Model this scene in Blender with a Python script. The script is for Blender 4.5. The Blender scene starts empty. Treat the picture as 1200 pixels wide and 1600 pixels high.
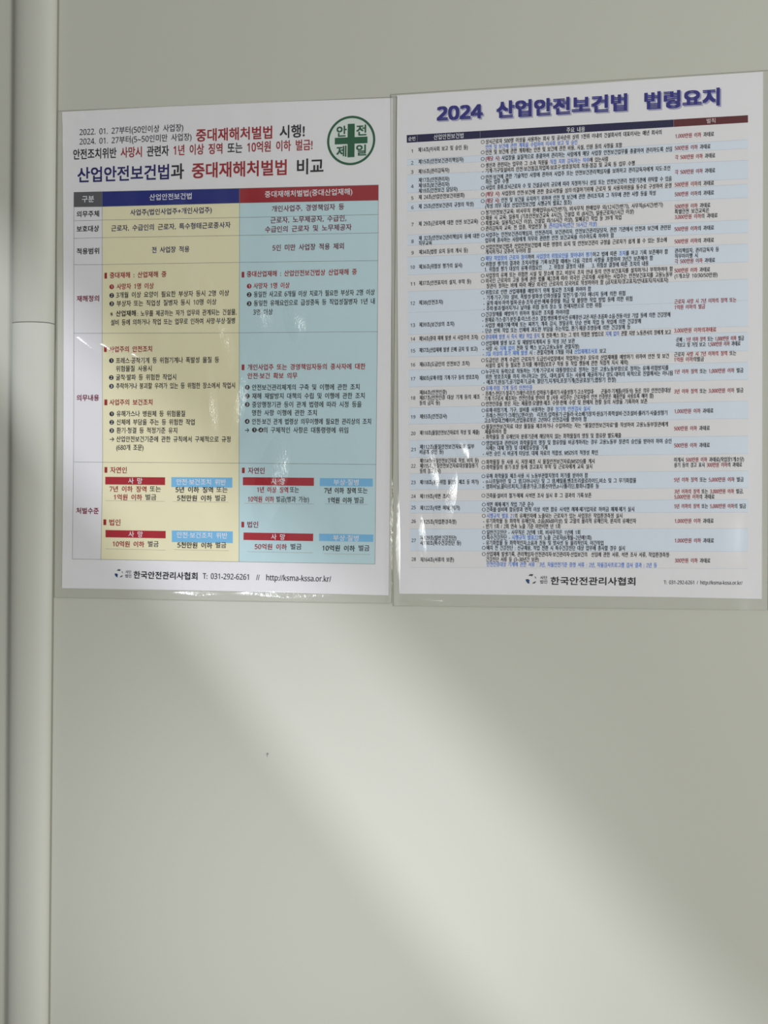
import bpy, bmesh, math, random
from mathutils import Vector, Matrix

scene = bpy.context.scene
COL = scene.collection
random.seed(7)

# ------------------------------------------------------------------ camera
# wall plane is y = 0, the room is on the -y side, z is up (metres)
F_PX, YAW, PITCH, ROLL, CAM_DIST, CAM_Z = 1358.33, 0.127294, -0.026515, 0.018876, 0.73589, 1.45

cam_data = bpy.data.cameras.new('camera')
cam = bpy.data.objects.new('camera', cam_data)
COL.objects.link(cam)
fw = Vector((-math.sin(YAW) * math.cos(PITCH), math.cos(YAW) * math.cos(PITCH), math.sin(PITCH)))
rt = Vector((math.cos(YAW), math.sin(YAW), 0))
up = rt.cross(fw)
rt, up = math.cos(ROLL) * rt + math.sin(ROLL) * up, -math.sin(ROLL) * rt + math.cos(ROLL) * up
cam.matrix_world = Matrix(((rt.x, up.x, -fw.x, 0), (rt.y, up.y, -fw.y, -CAM_DIST), (rt.z, up.z, -fw.z, CAM_Z), (0, 0, 0, 1)))
cam_data.sensor_fit = 'VERTICAL'
cam_data.sensor_height = 32.0
cam_data.lens = 32.0 * F_PX / 1600.0
cam_data.clip_start = 0.05
scene.camera = cam

# ------------------------------------------------------------------ light
world = bpy.data.worlds.new('world')
scene.world = world
world.use_nodes = True
wbg = world.node_tree.nodes['Background']
wbg.inputs[0].default_value = (0.97, 0.99, 1.0, 1)
wbg.inputs[1].default_value = 0.41

SUN_DIR = Vector((0.6, 1.0, -0.715))              # comes in through the opening in the added left wall
sd = bpy.data.lights.new('sun', 'SUN')
sd.energy = 1.5
sd.angle = math.radians(1.15)
sd.color = (0.89, 0.92, 1.02)
sun = bpy.data.objects.new('sun', sd)
sun.rotation_euler = SUN_DIR.to_track_quat('-Z', 'Y').to_euler()
sun.location = (-2.5, -4, 4)
COL.objects.link(sun)

def area(name, loc, target, sx, sy, watts, color):
    d = bpy.data.lights.new(name, 'AREA')
    d.shape = 'RECTANGLE'; d.size = sx; d.size_y = sy
    d.energy = watts; d.color = color
    o = bpy.data.objects.new(name, d)
    o.location = loc
    o.rotation_euler = (Vector(target) - Vector(loc)).to_track_quat('-Z', 'Y').to_euler()
    COL.objects.link(o)
    return o
area('right_fill', (1.75, -2.1, 1.6), (0.1, 0, 1.45), 0.6, 1.0, 35, (1.0, 1.0, 0.97))  # added fill light out of view on the right, also glints in the film
ld = bpy.data.lights.new('wall_glow_spot', 'SPOT')   # added unseen spot, throws a soft pool of light low on the wall
ld.energy = 63; ld.spot_size = math.radians(18); ld.spot_blend = 1.0; ld.shadow_soft_size = 0.12; ld.color = (0.93, 0.95, 1.0)
glow = bpy.data.objects.new('wall_glow_spot', ld)
glow.location = (0.2, -2.0, 0.75)
glow.rotation_euler = (Vector((-0.175, 0, 1.065)) - Vector(glow.location)).to_track_quat('-Z', 'Y').to_euler()
COL.objects.link(glow)

scene.view_settings.view_transform = 'Standard'
scene.view_settings.look = 'None'
scene.view_settings.gamma = 1.0
scene.view_settings.use_curve_mapping = False
scene.view_settings.exposure = 0.0

# ------------------------------------------------------------------ printed layout, millimetres from the bottom centre of each A3 sheet
LEFT = dict(
 frame=[-0.23692, 1.35809, 0.0089],
 paper=[(-147.65, 421.55), (-71.9, 421.81), (0.38, 421.71), (73.72, 420.93), (147.29, 419.92), (147.72, 341.57), (147.9, 271.71), (147.8, 201.51), (147.93, 136.41), (148.05, 71.02), (148.01, -0.26), (77.07, -0.29), (8.5, -0.16), (-70.57, -0.58), (-147.37, -1.2), (-146.56, 67.14), (-146.01, 147.26), (-145.95, 226.95), (-146.24, 294.94), (-147.04, 407.61)],
 film=[(-152.58, 422.67), (0.37, 422.69), (151.24, 420.91), (151.72, 271.63), (151.49, 136.42), (151.33, -7.2), (68.64, -7.12), (-154.18, -10.14), (-153.65, 147.26), (-153.41, 283.79)],
 grid=[[(-136.38, 350.59), (-109.94, 350.32), (14.78, 348.91), (135.93, 347.71)], [(-136.36, 337.7), (-109.91, 337.16), (14.85, 336.4), (136.0, 334.82)], [(-136.35, 325.54), (-109.89, 325.39), (14.93, 323.94), (136.06, 322.88)], [(-136.33, 310.05), (-109.86, 310.02), (15.02, 308.55), (136.16, 307.43)], [(-136.31, 286.8), (-109.81, 286.42), (15.16, 285.39), (136.07, 284.15)], [(-136.24, 226.26), (-109.7, 225.92), (15.35, 224.75), (136.33, 224.22)], [(-136.43, 111.94), (-109.06, 111.93), (15.91, 111.84), (136.13, 111.42)], [(-137.43, 25.2), (-110.52, 25.34), (16.31, 25.83), (136.14, 26.36)]],
 head=[('t', -131.05, -35.81, 403.18, 6.16, 0, [('2022. 01. 27부터(50인이상 사업장)', 'ink')]), ('t', -131.04, -28.37, 394.9, 6.16, 0, [('2024. 01. 27부터(5~50인미만 사업장)', 'ink')]), ('t', -24.11, 71.7, 395.84, 10.46, 0.5, [('중대재해처벌법', 'r'), (' 시행!', 'k')]), ('t', -136.83, 78.71, 383.86, 8.81, 0.3, [('안전조치위반', 'k'), (' 사망시', 'r'), (' 관련자', 'k'), (' 1년 이상 징역', 'r'), (' 또는', 'k'), (' 10억원 이하 벌금!', 'r')])],
 title=[('t', -132.74, 88.21, 365.63, 12.63, 0.55, [('산업안전보건법', 'navy'), ('과', 'k'), (' 중대재해처벌법', 'r'), (' 비교', 'k')])],
 foot=[('t', -87.62, -82.14, 14.75, 2.85, 0.3, [('사단', 'k')]), ('t', -87.62, -82.13, 11.21, 2.85, 0.3, [('법인', 'k')]), ('t', -79.93, -21.36, 12.41, 6.38, 1.0, [('한국안전관리사협회', 'k')]), ('t', -16.35, 98.07, 12.7, -4.85, 0.1, [('T: 031-292-6261  //  http://ksma-kssa.or.kr/', 'ink')])],
 logo=(-93.65, 13.13, 4.0),
 emb=(112.13, 385.85, 0.54),
 cells={
  (0, 0): [
   ('t', -128.7, -117.54, 344.32, 5.62, 0.3, [('구분', 'w')]),
  ],
  (0, 1): [
   ('t', -66.38, -28.14, 343.92, 5.34, 0.15, [('산업안전보건법', 'w')]),
  ],
  (0, 2): [
   ('t', 37.35, 113.57, 343.06, 5.36, 0.15, [('중대재해처벌법(중대산업재해)', 'w')]),
  ],
  (1, 0): [
   ('t', -133.66, -112.87, 331.26, 5.23, 0.9, [('의무주체', 'k')]),
  ],
  (2, 0): [
   ('t', -133.64, -112.85, 318.26, 5.24, 0.9, [('보호대상', 'k')]),
  ],
  (3, 0): [
   ('t', -133.62, -112.82, 298.59, 5.25, 0.9, [('적용범위', 'k')]),
  ],
  (4, 0): [
   ('t', -133.57, -112.74, 256.79, 5.26, 0.9, [('재해정의', 'm')]),
  ],
  (5, 0): [
   ('t', -133.47, -112.58, 169.11, 5.29, 0.9, [('의무내용', 'm')]),
  ],
  (6, 0): [
   ('t', -133.78, -112.64, 68.62, 5.33, 0.9, [('처벌수준', 'm')]),
  ],
  (1, 1): [
   ('t', -83.97, -9.91, 331.27, 5.19, 0.5, [('사업주(법인사업주+개인사업주)', 'navy2')]),
  ],
  (2, 1): [
   ('t', -101.44, 6.97, 317.97, 5.21, 0.5, [('근로자, 수급인의 근로자, 특수형태근로종사자', 'navy2')]),
  ],
  (3, 1): [
   ('t', -64.0, -29.9, 298.09, 5.19, 0.5, [('전 사업장 적용', 'navy2')]),
  ],
  (1, 2): [
   ('t', 43.6, 106.57, 330.52, 5.19, 0.6, [('개인사업주, 경영책임자 등', 'm2')]),
  ],
  (2, 2): [
   ('t', 42.48, 108.59, 320.83, 5.2, 0.6, [('근로자, 노무제공자, 수급인,', 'm2')]),
   ('t', 37.78, 113.19, 313.08, 5.2, 0.6, [('수급인의 근로자 및 노무제공자', 'm2')]),
  ],
  (3, 2): [
   ('t', 44.51, 106.65, 297.19, 5.2, 0.6, [('5인 미만 사업장 적용 제외', 'm2')]),
  ],
  (4, 1): [
   ('bar', -107.66, 273.98, -105.37, 279.09, 'r'),
   ('t', -102.7, -50.74, 276.84, 5.06, 0.7, [('중대재해 : 산업재해 중', 'r')]),
   ('dot', '1', -100.94, 266.68, 2.14, 'r'),
   ('t', -96.27, -62.16, 266.85, 5.06, 0.6, [('사망자 1명 이상', 'r')]),
   ('dot', '2', -100.92, 259.09, 2.14, 'k'),
   ('t', -96.65, 5.96, 259.39, 5.06, 0.3, [('3개월 이상 요양이 필요한 부상자 동시 2명 이상', 'k')]),
   ('dot', '3', -100.91, 251.75, 2.14, 'k'),
   ('t', -96.23, -5.22, 251.93, 5.06, 0.3, [('부상자 또는 직업성 질병자 동시 10명 이상', 'k')]),
   ('t', -102.36, -99.68, 242.66, 4.51, 0.5, [('＊', 'k')]),
   ('t', -96.88, -78.63, 243.2, 5.06, 1.0, [('산업재해', 'k')]),
   ('t', -77.17, 12.74, 242.89, 5.05, 0.3, [(': 노무를 제공하는 자가 업무와 관계되는 건설물,', 'k')]),
   ('t', -101.68, 11.45, 235.42, 5.07, 0.3, [('설비 등에 의하거나 작업 또는 업무로 인하여 사망·부상·질병', 'k')]),
  ],
  (5, 1): [
   ('bar', -107.93, 209.46, -105.51, 214.44, 'r'),
   ('t', -102.96, -63.69, 211.84, 5.08, 0.7, [('사업주의 안전조치', 'r')]),
   ('dot', '1', -101.07, 201.79, 2.15, 'k'),
   ('t', -96.78, -2.62, 201.75, 5.08, 0.3, [('프레스·공작기계 등 위험기계나 폭발성 물질 등', 'k')]),
   ('t', -96.77, -63.9, 194.65, 5.08, 0.3, [('위험물질 사용시', 'k')]),
   ('dot', '2', -101.17, 186.8, 2.15, 'k'),
   ('t', -96.75, -41.45, 187.02, 5.08, 0.3, [('굴착·발파 등 위험한 작업시', 'k')]),
   ('dot', '3', -101.02, 179.17, 2.15, 'k'),
   ('t', -96.73, 11.78, 179.4, 5.09, 0.3, [('추락하거나 붕괴할 우려가 있는 등 위험한 장소에서 작업시', 'k')]),
   ('bar', -107.57, 162.38, -104.87, 167.48, 'r'),
   ('t', -102.73, -63.13, 165.05, 5.1, 0.7, [('사업주의 보건조치', 'r')]),
   ('dot', '1', -100.69, 154.72, 2.15, 'k'),
   ('t', -96.14, -33.17, 154.97, 5.09, 0.3, [('유해가스나 병원체 등 위험물질', 'k')]),
   ('dot', '2', -100.68, 147.33, 2.15, 'k'),
   ('t', -96.12, -24.49, 147.59, 5.1, 0.3, [('신체에 부담을 주는 등 위험한 작업', 'k')]),
   ('dot', '3', -100.66, 139.99, 2.15, 'k'),
   ('t', -96.1, -40.33, 140.25, 5.1, 0.3, [('환기·청결 등 적정기준 유지', 'k')]),
   ('t', -102.39, -98.36, 132.59, 5.11, 0.3, [('→', 'k')]),
   ('t', -96.35, 8.03, 132.61, 5.1, 0.3, [('산업안전보건기준에 관한 규칙에서 구체적으로 규정', 'k')]),
   ('t', -96.34, -71.23, 125.21, 5.1, 0.3, [('(680개 조문)', 'k')]),
  ],
  (4, 2): [
   ('bar', 17.2, 272.33, 19.5, 277.26, 'r'),
   ('t', 21.88, 118.05, 275.24, 4.95, 0.7, [('중대산업재해 : 산업안전보건법상 산업재해 중', 'r')]),
   ('dot', '1', 23.94, 264.79, 2.09, 'r'),
   ('t', 27.92, 59.62, 264.97, 4.95, 0.6, [('사망자 1명 이상', 'r')]),
   ('dot', '2', 23.98, 257.47, 2.09, 'k'),
   ('t', 28.23, 133.62, 257.65, 4.95, 0.3, [('동일한 사고로 6개월 이상 치료가 필요한 부상자 2명 이상', 'k')]),
   ('dot', '3', 24.03, 249.75, 2.09, 'k'),
   ('t', 28.28, 133.7, 250.07, 4.96, 0.3, [('동일한 유해요인으로 급성중독 등 직업성질병자 1년 내', 'k')]),
   ('t', 27.8, 44.89, 242.49, 4.96, 0.3, [('3명 이상', 'k')]),
  ],
  (5, 2): [
   ('bar', 17.69, 192.45, 20.12, 197.38, 'r'),
   ('t', 23.04, 126.27, 195.01, 4.98, 0.7, [('개인사업주 또는 경영책임자등의 종사자에 대한', 'r')]),
   ('t', 23.09, 67.03, 187.53, 4.98, 0.7, [('안전·보건 확보 의무', 'r')]),
   ('dot', '1', 22.75, 177.58, 2.11, 'k'),
   ('t', 27.15, 121.28, 177.56, 4.98, 0.3, [('안전보건관리체계의 구축 및 이행에 관한 조치', 'k')]),
   ('dot', '2', 22.8, 170.08, 2.11, 'k'),
   ('t', 27.2, 125.74, 170.07, 4.98, 0.3, [('재해 재발방지 대책의 수립 및 이행에 관한 조치', 'k')]),
   ('dot', '3', 22.84, 162.71, 2.11, 'k'),
   ('t', 27.24, 123.23, 162.7, 4.99, 0.3, [('중앙행정기관 등이 관계 법령에 따라 시정 등을', 'k')]),
   ('t', 27.29, 84.33, 155.59, 4.99, 0.3, [('명한 사항 이행에 관한 조치', 'k')]),
   ('dot', '4', 22.93, 148.09, 2.11, 'k'),
   ('t', 27.34, 131.49, 148.09, 4.99, 0.3, [('안전·보건 관계 법령상 의무이행에 필요한 관리상의 조치', 'k')]),
   ('t', 21.11, 24.72, 140.7, 5.0, 0.3, [('→', 'k')]),
   ('dot', '1', 29.38, 140.71, 2.11, 'k'),
   ('t', 31.92, 32.85, 140.71, 4.99, 0.5, [('·', 'k')]),
   ('dot', '4', 35.11, 140.72, 2.11, 'k'),
   ('t', 37.37, 111.8, 140.72, 4.99, 0.3, [('의 구체적인 사항은 대통령령에 위임', 'k')]),
  ],
  (6, 1): [
   ('bar', -107.32, 102.55, -104.75, 107.65, 'r'),
   ('t', -101.93, -86.64, 105.13, 5.4, 0.6, [('자연인', 'r')]),
   ('badge', -106.63, 92.17, -51.22, 98.95, 'red', ('t', -85.15, -72.2, 95.68, 5.1, 0.2, [('사 망', 'w')])),
   ('t', -102.57, -68.45, 88.37, 5.12, 0.9, [('7년 이하 징역', 'r')]),
   ('t', -65.13, -55.18, 88.73, 5.09, 0.1, [('또는', 'k')]),
   ('t', -98.52, -72.42, 81.11, 5.12, 0.9, [('1억원 이하', 'r')]),
   ('t', -69.09, -59.26, 81.44, 5.09, 0.1, [('벌금', 'k')]),
   ('line', -106.31, -51.17, 77.82),
   ('badge', -45.44, 90.45, 9.88, 99.19, 'sky', ('t', -40.8, 4.06, 95.18, 5.07, 0.2, [('안전·보건조치 위반', 'w')])),
   ('t', -41.43, -7.61, 88.33, 5.07, 0.9, [('5년 이하 징역', 'k')]),
   ('t', -4.35, 5.66, 88.7, 5.04, 0.1, [('또는', 'k')]),
   ('t', -39.95, -8.61, 81.0, 5.07, 0.9, [('5천만원 이하', 'k')]),
   ('t', -5.36, 4.14, 81.38, 5.04, 0.1, [('벌금', 'k')]),
   ('line', -44.29, 6.75, 77.65),
   ('bar', -108.3, 56.03, -105.6, 61.12, 'r'),
   ('t', -102.64, -92.42, 58.64, 5.42, 0.6, [('법인', 'r')]),
   ('badge', -106.26, 45.16, -50.51, 51.66, 'red', ('t', -84.75, -71.65, 48.41, 5.12, 0.2, [('사 망', 'w')])),
   ('t', -99.5, -70.29, 39.57, 5.13, 0.9, [('10억원 이하', 'r')]),
   ('t', -66.7, -56.99, 40.16, 5.11, 0.1, [('벌금', 'k')]),
   ('line', -106.23, -50.48, 34.83),
   ('badge', -44.85, 42.05, 10.57, 52.25, 'sky', ('t', -40.21, 5.62, 48.51, 5.08, 0.2, [('안전·보건조치 위반', 'w')])),
   ('t', -39.52, -8.01, 39.63, 5.08, 0.9, [('5천만원 이하', 'k')]),
   ('t', -4.75, 4.63, 40.25, 5.05, 0.1, [('벌금', 'k')]),
   ('line', -42.8, 6.99, 35.37),
  ],
  (6, 2): [
   ('bar', 18.5, 103.16, 20.94, 107.95, 'r'),
   ('t', 24.0, 38.67, 105.52, 5.29, 0.4, [('자연인', 'm')]),
   ('badge', 19.35, 92.69, 82.35, 99.64, 'red', ('t', 44.72, 56.91, 96.22, 4.99, 0.2, [('사 망', 'w')])),
   ('t', 32.12, 59.61, 88.98, 5.01, 0.8, [('1년 이상 징역', 'r')]),
   ('t', 61.32, 69.24, 89.27, 4.98, 0.1, [('또는', 'k')]),
   ('t', 24.02, 47.35, 80.71, 5.02, 0.8, [('10억원 이하', 'r')]),
   ('t', 49.34, 78.12, 80.99, 5.0, 0.1, [('벌금(병과 가능)', 'k')]),
   ('line', 20.83, 82.48, 77.03),
   ('badge', 87.54, 92.53, 133.58, 99.42, 'sky', ('t', 99.58, 121.27, 96.06, 4.95, 0.2, [('부상·질병', 'w')])),
   ('t', 91.55, 118.75, 88.92, 4.96, 1, [('7년 이하 징역', 'k')]),
   ('t', 120.69, 129.09, 89.21, 4.93, 0.1, [('또는', 'k')]),
   ('t', 94.76, 115.59, 80.6, 4.96, 1, [('1억원 이하', 'k')]),
   ('t', 117.92, 125.95, 80.87, 4.94, 0.1, [('벌금', 'k')]),
   ('line', 91.91, 129.59, 77.36),
   ('bar', 18.25, 55.92, 20.69, 60.84, 'r'),
   ('t', 23.63, 33.25, 58.57, 5.3, 0.4, [('법인', 'm')]),
   ('badge', 20.18, 45.0, 82.09, 51.48, 'red', ('t', 44.92, 57.26, 48.25, 5.01, 0.2, [('사 망', 'w')])),
   ('t', 30.44, 58.91, 39.54, 5.02, 0.8, [('50억원 이하', 'r')]),
   ('t', 62.35, 71.86, 40.12, 5.0, 0.1, [('벌금', 'k')]),
   ('line', 23.77, 82.16, 34.85),
   ('badge', 87.28, 45.27, 134.43, 51.54, 'sky', ('t', 99.61, 121.72, 48.27, 4.96, 0.2, [('부상·질병', 'w')])),
   ('t', 90.27, 118.57, 39.34, 4.97, 0.9, [('10억원 이하', 'k')]),
   ('t', 121.93, 131.25, 39.93, 4.95, 0.1, [('벌금', 'k')]),
   ('line', 91.62, 131.94, 34.47),
  ],
 },
)
RIGHT = dict(
 frame=[0.06746, 1.36447, 0.0238],
 paper=[(-147.48, 420.46), (-72.52, 420.39), (5.66, 420.04), (76.7, 420.64), (146.94, 420.9), (147.24, 325.78), (147.48, 223.65), (147.78, 110.51), (148.16, -1.3), (77.94, -0.6), (0.7, -0.26), (-73.34, 0.03), (-147.25, -0.02), (-147.36, 102.35), (-147.5, 232.42), (-147.68, 340.01)],
 film=[(-152.37, 421.83), (0.51, 421.41), (152.79, 422.04), (152.88, 223.49), (153.66, -10.59), (96.7, -9.48), (0.7, -8.38), (-78.73, -9.61), (-152.14, -10.77), (-152.73, 102.39), (-152.96, 232.58)],
 grid=[[(-139.19, 386.88), (-130.27, 386.89), (-77.81, 386.96), (78.02, 387.14), (135.6, 387.2)], [(-139.16, 380.48), (-130.27, 380.51), (-77.8, 380.68), (78.03, 381.18), (135.63, 381.36)], [(-139.1, 366.38), (-130.28, 366.43), (-77.78, 366.71), (78.05, 367.53), (135.7, 367.84)], [(-139.08, 361.52), (-130.27, 361.5), (-77.78, 361.38), (78.06, 361.01), (135.73, 360.87)], [(-139.04, 353.66), (-130.27, 353.59), (-77.77, 353.18), (78.08, 351.96), (135.78, 351.5)], [(-138.98, 338.68), (-130.27, 338.62), (-77.75, 338.21), (78.11, 337.02), (135.85, 336.58)], [(-138.94, 330.82), (-130.28, 330.87), (-77.74, 331.2), (78.11, 332.19), (135.87, 332.55)], [(-138.91, 323.26), (-130.27, 323.21), (-77.73, 322.9), (78.13, 321.98), (135.92, 321.64)], [(-138.83, 303.43), (-130.28, 303.45), (-77.71, 303.59), (78.16, 303.98), (136.01, 304.13)], [(-138.79, 294.57), (-130.28, 294.55), (-77.7, 294.39), (78.18, 293.93), (136.06, 293.75)], [(-138.75, 285.02), (-130.28, 285.01), (-77.68, 284.98), (78.19, 284.89), (136.1, 284.86)], [(-138.68, 269.76), (-130.28, 269.78), (-77.67, 269.92), (78.22, 270.33), (136.17, 270.48)], [(-138.62, 255.94), (-130.28, 255.96), (-77.65, 256.11), (78.24, 256.54), (136.24, 256.71)], [(-138.54, 238.23), (-130.28, 238.27), (-77.63, 238.54), (78.27, 239.34), (136.32, 239.64)], [(-138.46, 219.78), (-130.28, 219.75), (-77.6, 219.55), (78.3, 218.96), (136.42, 218.75)], [(-138.44, 213.58), (-130.28, 213.61), (-77.6, 213.74), (78.31, 214.13), (136.44, 214.28)], [(-138.38, 200.94), (-130.28, 200.89), (-77.58, 200.56), (78.33, 199.58), (136.52, 199.22)], [(-138.33, 190.04), (-130.28, 190.04), (-77.57, 190.07), (78.35, 190.14), (136.56, 190.16)], [(-138.27, 175.5), (-130.28, 175.51), (-77.55, 175.63), (78.37, 175.98), (136.63, 176.11)], [(-138.2, 158.18), (-130.28, 158.2), (-77.53, 158.32), (78.4, 158.7), (136.71, 158.84)], [(-138.13, 144.04), (-130.28, 144.06), (-77.51, 144.2), (78.43, 144.61), (136.78, 144.76)], [(-138.08, 130.42), (-130.28, 130.43), (-77.5, 130.5), (78.45, 130.7), (136.85, 130.77)], [(-138.01, 115.88), (-130.28, 115.89), (-77.48, 115.98), (78.47, 116.25), (136.92, 116.35)], [(-137.95, 102.3), (-130.28, 102.3), (-77.46, 102.36), (78.5, 102.53), (136.99, 102.59)], [(-137.89, 88.48), (-130.28, 88.49), (-77.45, 88.55), (78.52, 88.71), (137.06, 88.77)], [(-137.85, 78.96), (-130.28, 78.98), (-77.44, 79.07), (78.54, 79.34), (137.1, 79.44)], [(-137.81, 68.67), (-130.28, 68.68), (-77.42, 68.75), (78.55, 68.94), (137.15, 69.02)], [(-137.75, 55.27), (-130.28, 55.28), (-77.41, 55.4), (78.58, 55.76), (137.22, 55.89)], [(-137.67, 36.5), (-130.28, 36.52), (-77.38, 36.63), (78.61, 36.96), (137.31, 37.09)], [(-137.61, 22.47), (-130.28, 22.49), (-77.37, 22.65), (78.63, 23.13), (137.37, 23.31)]],
 title=[('t', -113.13, 113.2, 403.48, 12.74, 2.2, [('2024 산업안전보건법 법령요지', 'title')])],
 hdr=[('t', -137.72, -131.94, 383.67, 3.47, -0.2, [('순번', 'w')]), ('t', -116.42, -91.65, 383.91, 4.15, -0.1, [('산업안전보건법', 'w')]), ('t', -7.11, 7.63, 383.52, 4.17, -0.1, [('주요 내용', 'w')]), ('t', 103.66, 110.46, 384.45, 3.68, -0.1, [('벌칙', 'pale')])],
 foot=[('t', -28.68, -22.89, 14.66, 2.9, 0.3, [('사단', 'k')]), ('t', -28.68, -22.89, 11.17, 2.9, 0.3, [('법인', 'k')]), ('t', -20.0, 48.5, 12.16, 6.43, 1.0, [('한국안전관리사협회', 'k')]), ('t', 71.4, 133.06, 11.66, -2.95, 0.1, [('T: 031-292-6261 / http://ksma-kssa.or.kr/', 'ink2')])],
 logo=(-36.18, 13.31, 4.51),
 rows=[
  (0,[
    ('t', -135.76, -133.58, 373.28, -2.78, 0.25, [('1', 'k')]),
   ],[
    ('t', -129.52, -88.05, 374.11, 3.84, 0.6, [('제14조(이사회 보고 및 승인 등)', 'k')]),
   ],[
    ('ring', -75.62, 377.58, 1.53),
    ('t', -73.2, 68.41, 377.64, 3.85, 0.6, [('상시근로자 500명 이상을 사용하는 회사 및 공사순위 상위 1천위 이내의 건설회사의 대표이사는 매년 회사의', 'k')]),
    ('t', -73.2, 1.5, 373.28, 3.85, 0.6, [('안전 및 보건에 관한 계획을 수립하여 이사회 보고 및 승인', 'b')]),
    ('ring', -75.64, 369.06, 1.53),
    ('t', -73.21, 37.34, 368.93, 3.86, 0.6, [('안전 및 보건에 관한 계획에는 안전 및 보건에 관한 비용, 시설, 인원 등의 사항을 포함', 'k')]),
   ],[
    ('t', 79.43, 109.41, 373.8, 3.7, 0.6, [('1,000만원 이하', 'r'), (' 과태료', 'k')]),
   ]),
  (1,[
    ('t', -135.75, -133.57, 363.49, -2.78, 0.25, [('2', 'k')]),
   ],[
    ('t', -129.36, -91.68, 364.13, 3.84, 0.6, [('제15조(안전보건관리책임자)', 'k')]),
   ],[
    ('ring', -75.65, 363.63, 1.53),
    ('t', -73.22, 76.74, 363.7, 3.86, 0.6, [('(해당 시)', 'r'), (' 사업장을 실질적으로 총괄하여 관리하는 사람에게 해당 사업장 안전보건업무를 총괄하여 관리하도록 선임', 'k')]),
   ],[
    ('t', 79.0, 106.72, 364.12, 3.7, 0.6, [('500만원 이하', 'r'), (' 과태료', 'k')]),
   ]),
  (0,[
    ('t', -135.73, -133.55, 355.85, -2.78, 0.25, [('3', 'k')]),
   ],[
    ('t', -129.39, -103.56, 356.01, 3.84, 0.6, [('제16조(관리감독자)', 'k')]),
   ],[
    ('ring', -75.66, 358.21, 1.53),
    ('t', -73.23, 26.37, 358.27, 3.86, 0.6, [('생산과 관련되는 업무와 그 소속 직원을 ', 'k'), ('직접 지휘 감독하는 직위', 'b'), ('에 있는사람', 'k')]),
    ('t', -75.96, 47.34, 353.76, 3.86, 0.6, [('- 기계·기구및설비의 안전·보건점검,작업복·보호구·방호장치의 착용·점검 및 교육 등 업무 수행', 'k')]),
   ],[
    ('t', 79.21, 110.39, 356.67, 3.7, 0.6, [('각 500만원 이하', 'r'), (' 과태료', 'k')]),
   ]),
  (1,[
    ('t', -135.73, -133.54, 343.89, -2.78, 0.25, [('4', 'k')]),
   ],[
    ('t', -129.22, -103.58, 348.76, 3.84, 0.6, [('제17조(안전관리자)', 'k')]),
    ('t', -129.23, -103.59, 344.26, 3.85, 0.6, [('제18조(보건관리자)', 'k')]),
    ('t', -129.25, -96.74, 339.85, 3.85, 0.6, [('제19조(안전보건 담당자)', 'k')]),
   ],[
    ('ring', -75.68, 348.32, 1.53),
    ('t', -73.25, 75.41, 348.39, 3.86, 0.6, [('안전·보건에 관한 기술적인 사항에 관하여 사업주 또는 안전보건관리책임자를 보좌하고 관리감독자에게 지도·조언', 'k')]),
    ('t', -73.26, -54.48, 344.41, 3.86, 0.6, [('하는 업무 수행', 'k')]),
    ('ring', -75.7, 339.68, 1.54),
    ('t', -73.27, 76.63, 339.86, 3.86, 0.6, [('사업의 종류,상시근로자 수 및 건설공사의 규모에 따라 지정하거나 선임 또는 안전보건관리 전문기관에 위탁할 수 있음', 'k')]),
   ],[
    ('t', 79.24, 110.44, 344.78, 3.71, 0.6, [('각 500만원 이하', 'r'), (' 과태료', 'k')]),
   ]),
  (0,[
    ('t', -135.72, -133.53, 334.08, -2.78, 0.25, [('5', 'k')]),
   ],[
    ('t', -129.27, -90.88, 334.56, 3.85, 0.6, [('제 24조(산업안전보건위원회)', 'k')]),
   ],[
    ('ring', -75.71, 334.25, 1.54),
    ('t', -73.28, 76.37, 334.42, 3.86, 0.6, [('(해당 시)', 'r'), (' 사업장의 안전·보건에 관한 중요사항을 심의·의결하기위해 근로자 및 사용자위원을 동수로 구성하여 운영', 'k')]),
   ],[
    ('t', 79.09, 109.57, 334.79, 3.71, 0.6, [('500만원 이하', 'r'), ('의 과태료', 'k')]),
   ]),
  (1,[
    ('t', -135.7, -133.51, 326.23, -2.78, 0.25, [('6', 'k')]),
   ],[
    ('t', -129.3, -83.28, 326.91, 3.85, 0.6, [('제 25조(안전보건관리 규정의 작성)', 'k')]),
   ],[
    ('ring', -75.72, 328.81, 1.54),
    ('t', -73.29, 63.92, 328.89, 3.87, 0.6, [('(해당 시)', 'r'), (' 안전 및 보건을 유지하기 위하여 안전 및 보건에 관한 관리조직과 그 직무에 관한 사항 등을 작성', 'k')]),
    ('t', -73.59, -3.21, 324.54, 3.87, 0.6, [('(작성 의무 대상 산업안전보건법 시행규칙 별표2 참조)', 'k')]),
   ],[
    ('t', 79.11, 109.6, 327.04, 3.71, 0.6, [('500만원 이하', 'r'), ('의 과태료', 'k')]),
   ]),
  (0,[
    ('t', -135.7, -133.52, 311.99, -2.79, 0.25, [('7', 'k')]),
   ],[
    ('t', -129.36, -79.71, 312.4, 3.85, 0.6, [('제 29조(근로자에 대한 안전 보건교육)', 'k')]),
   ],[
    ('ring', -75.74, 319.1, 1.54),
    ('t', -73.31, 69.68, 319.28, 3.87, 0.6, [('정기안전보건교육: 비사무직 판매업무(6시간/반기), 비사무직 판매업무 외(12시간/반기), 사무직(6시간/반기)', 'k')]),
    ('ring', -75.75, 314.73, 1.54),
    ('t', -73.32, 46.77, 314.81, 3.87, 0.6, [('채용 시 교육: 일용직 (기초안전보건교육 4시간), 건설업 외 (8시간), 일용근로자(1시간 이상)', 'k')]),
    ('ring', -75.76, 310.35, 1.54),
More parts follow.
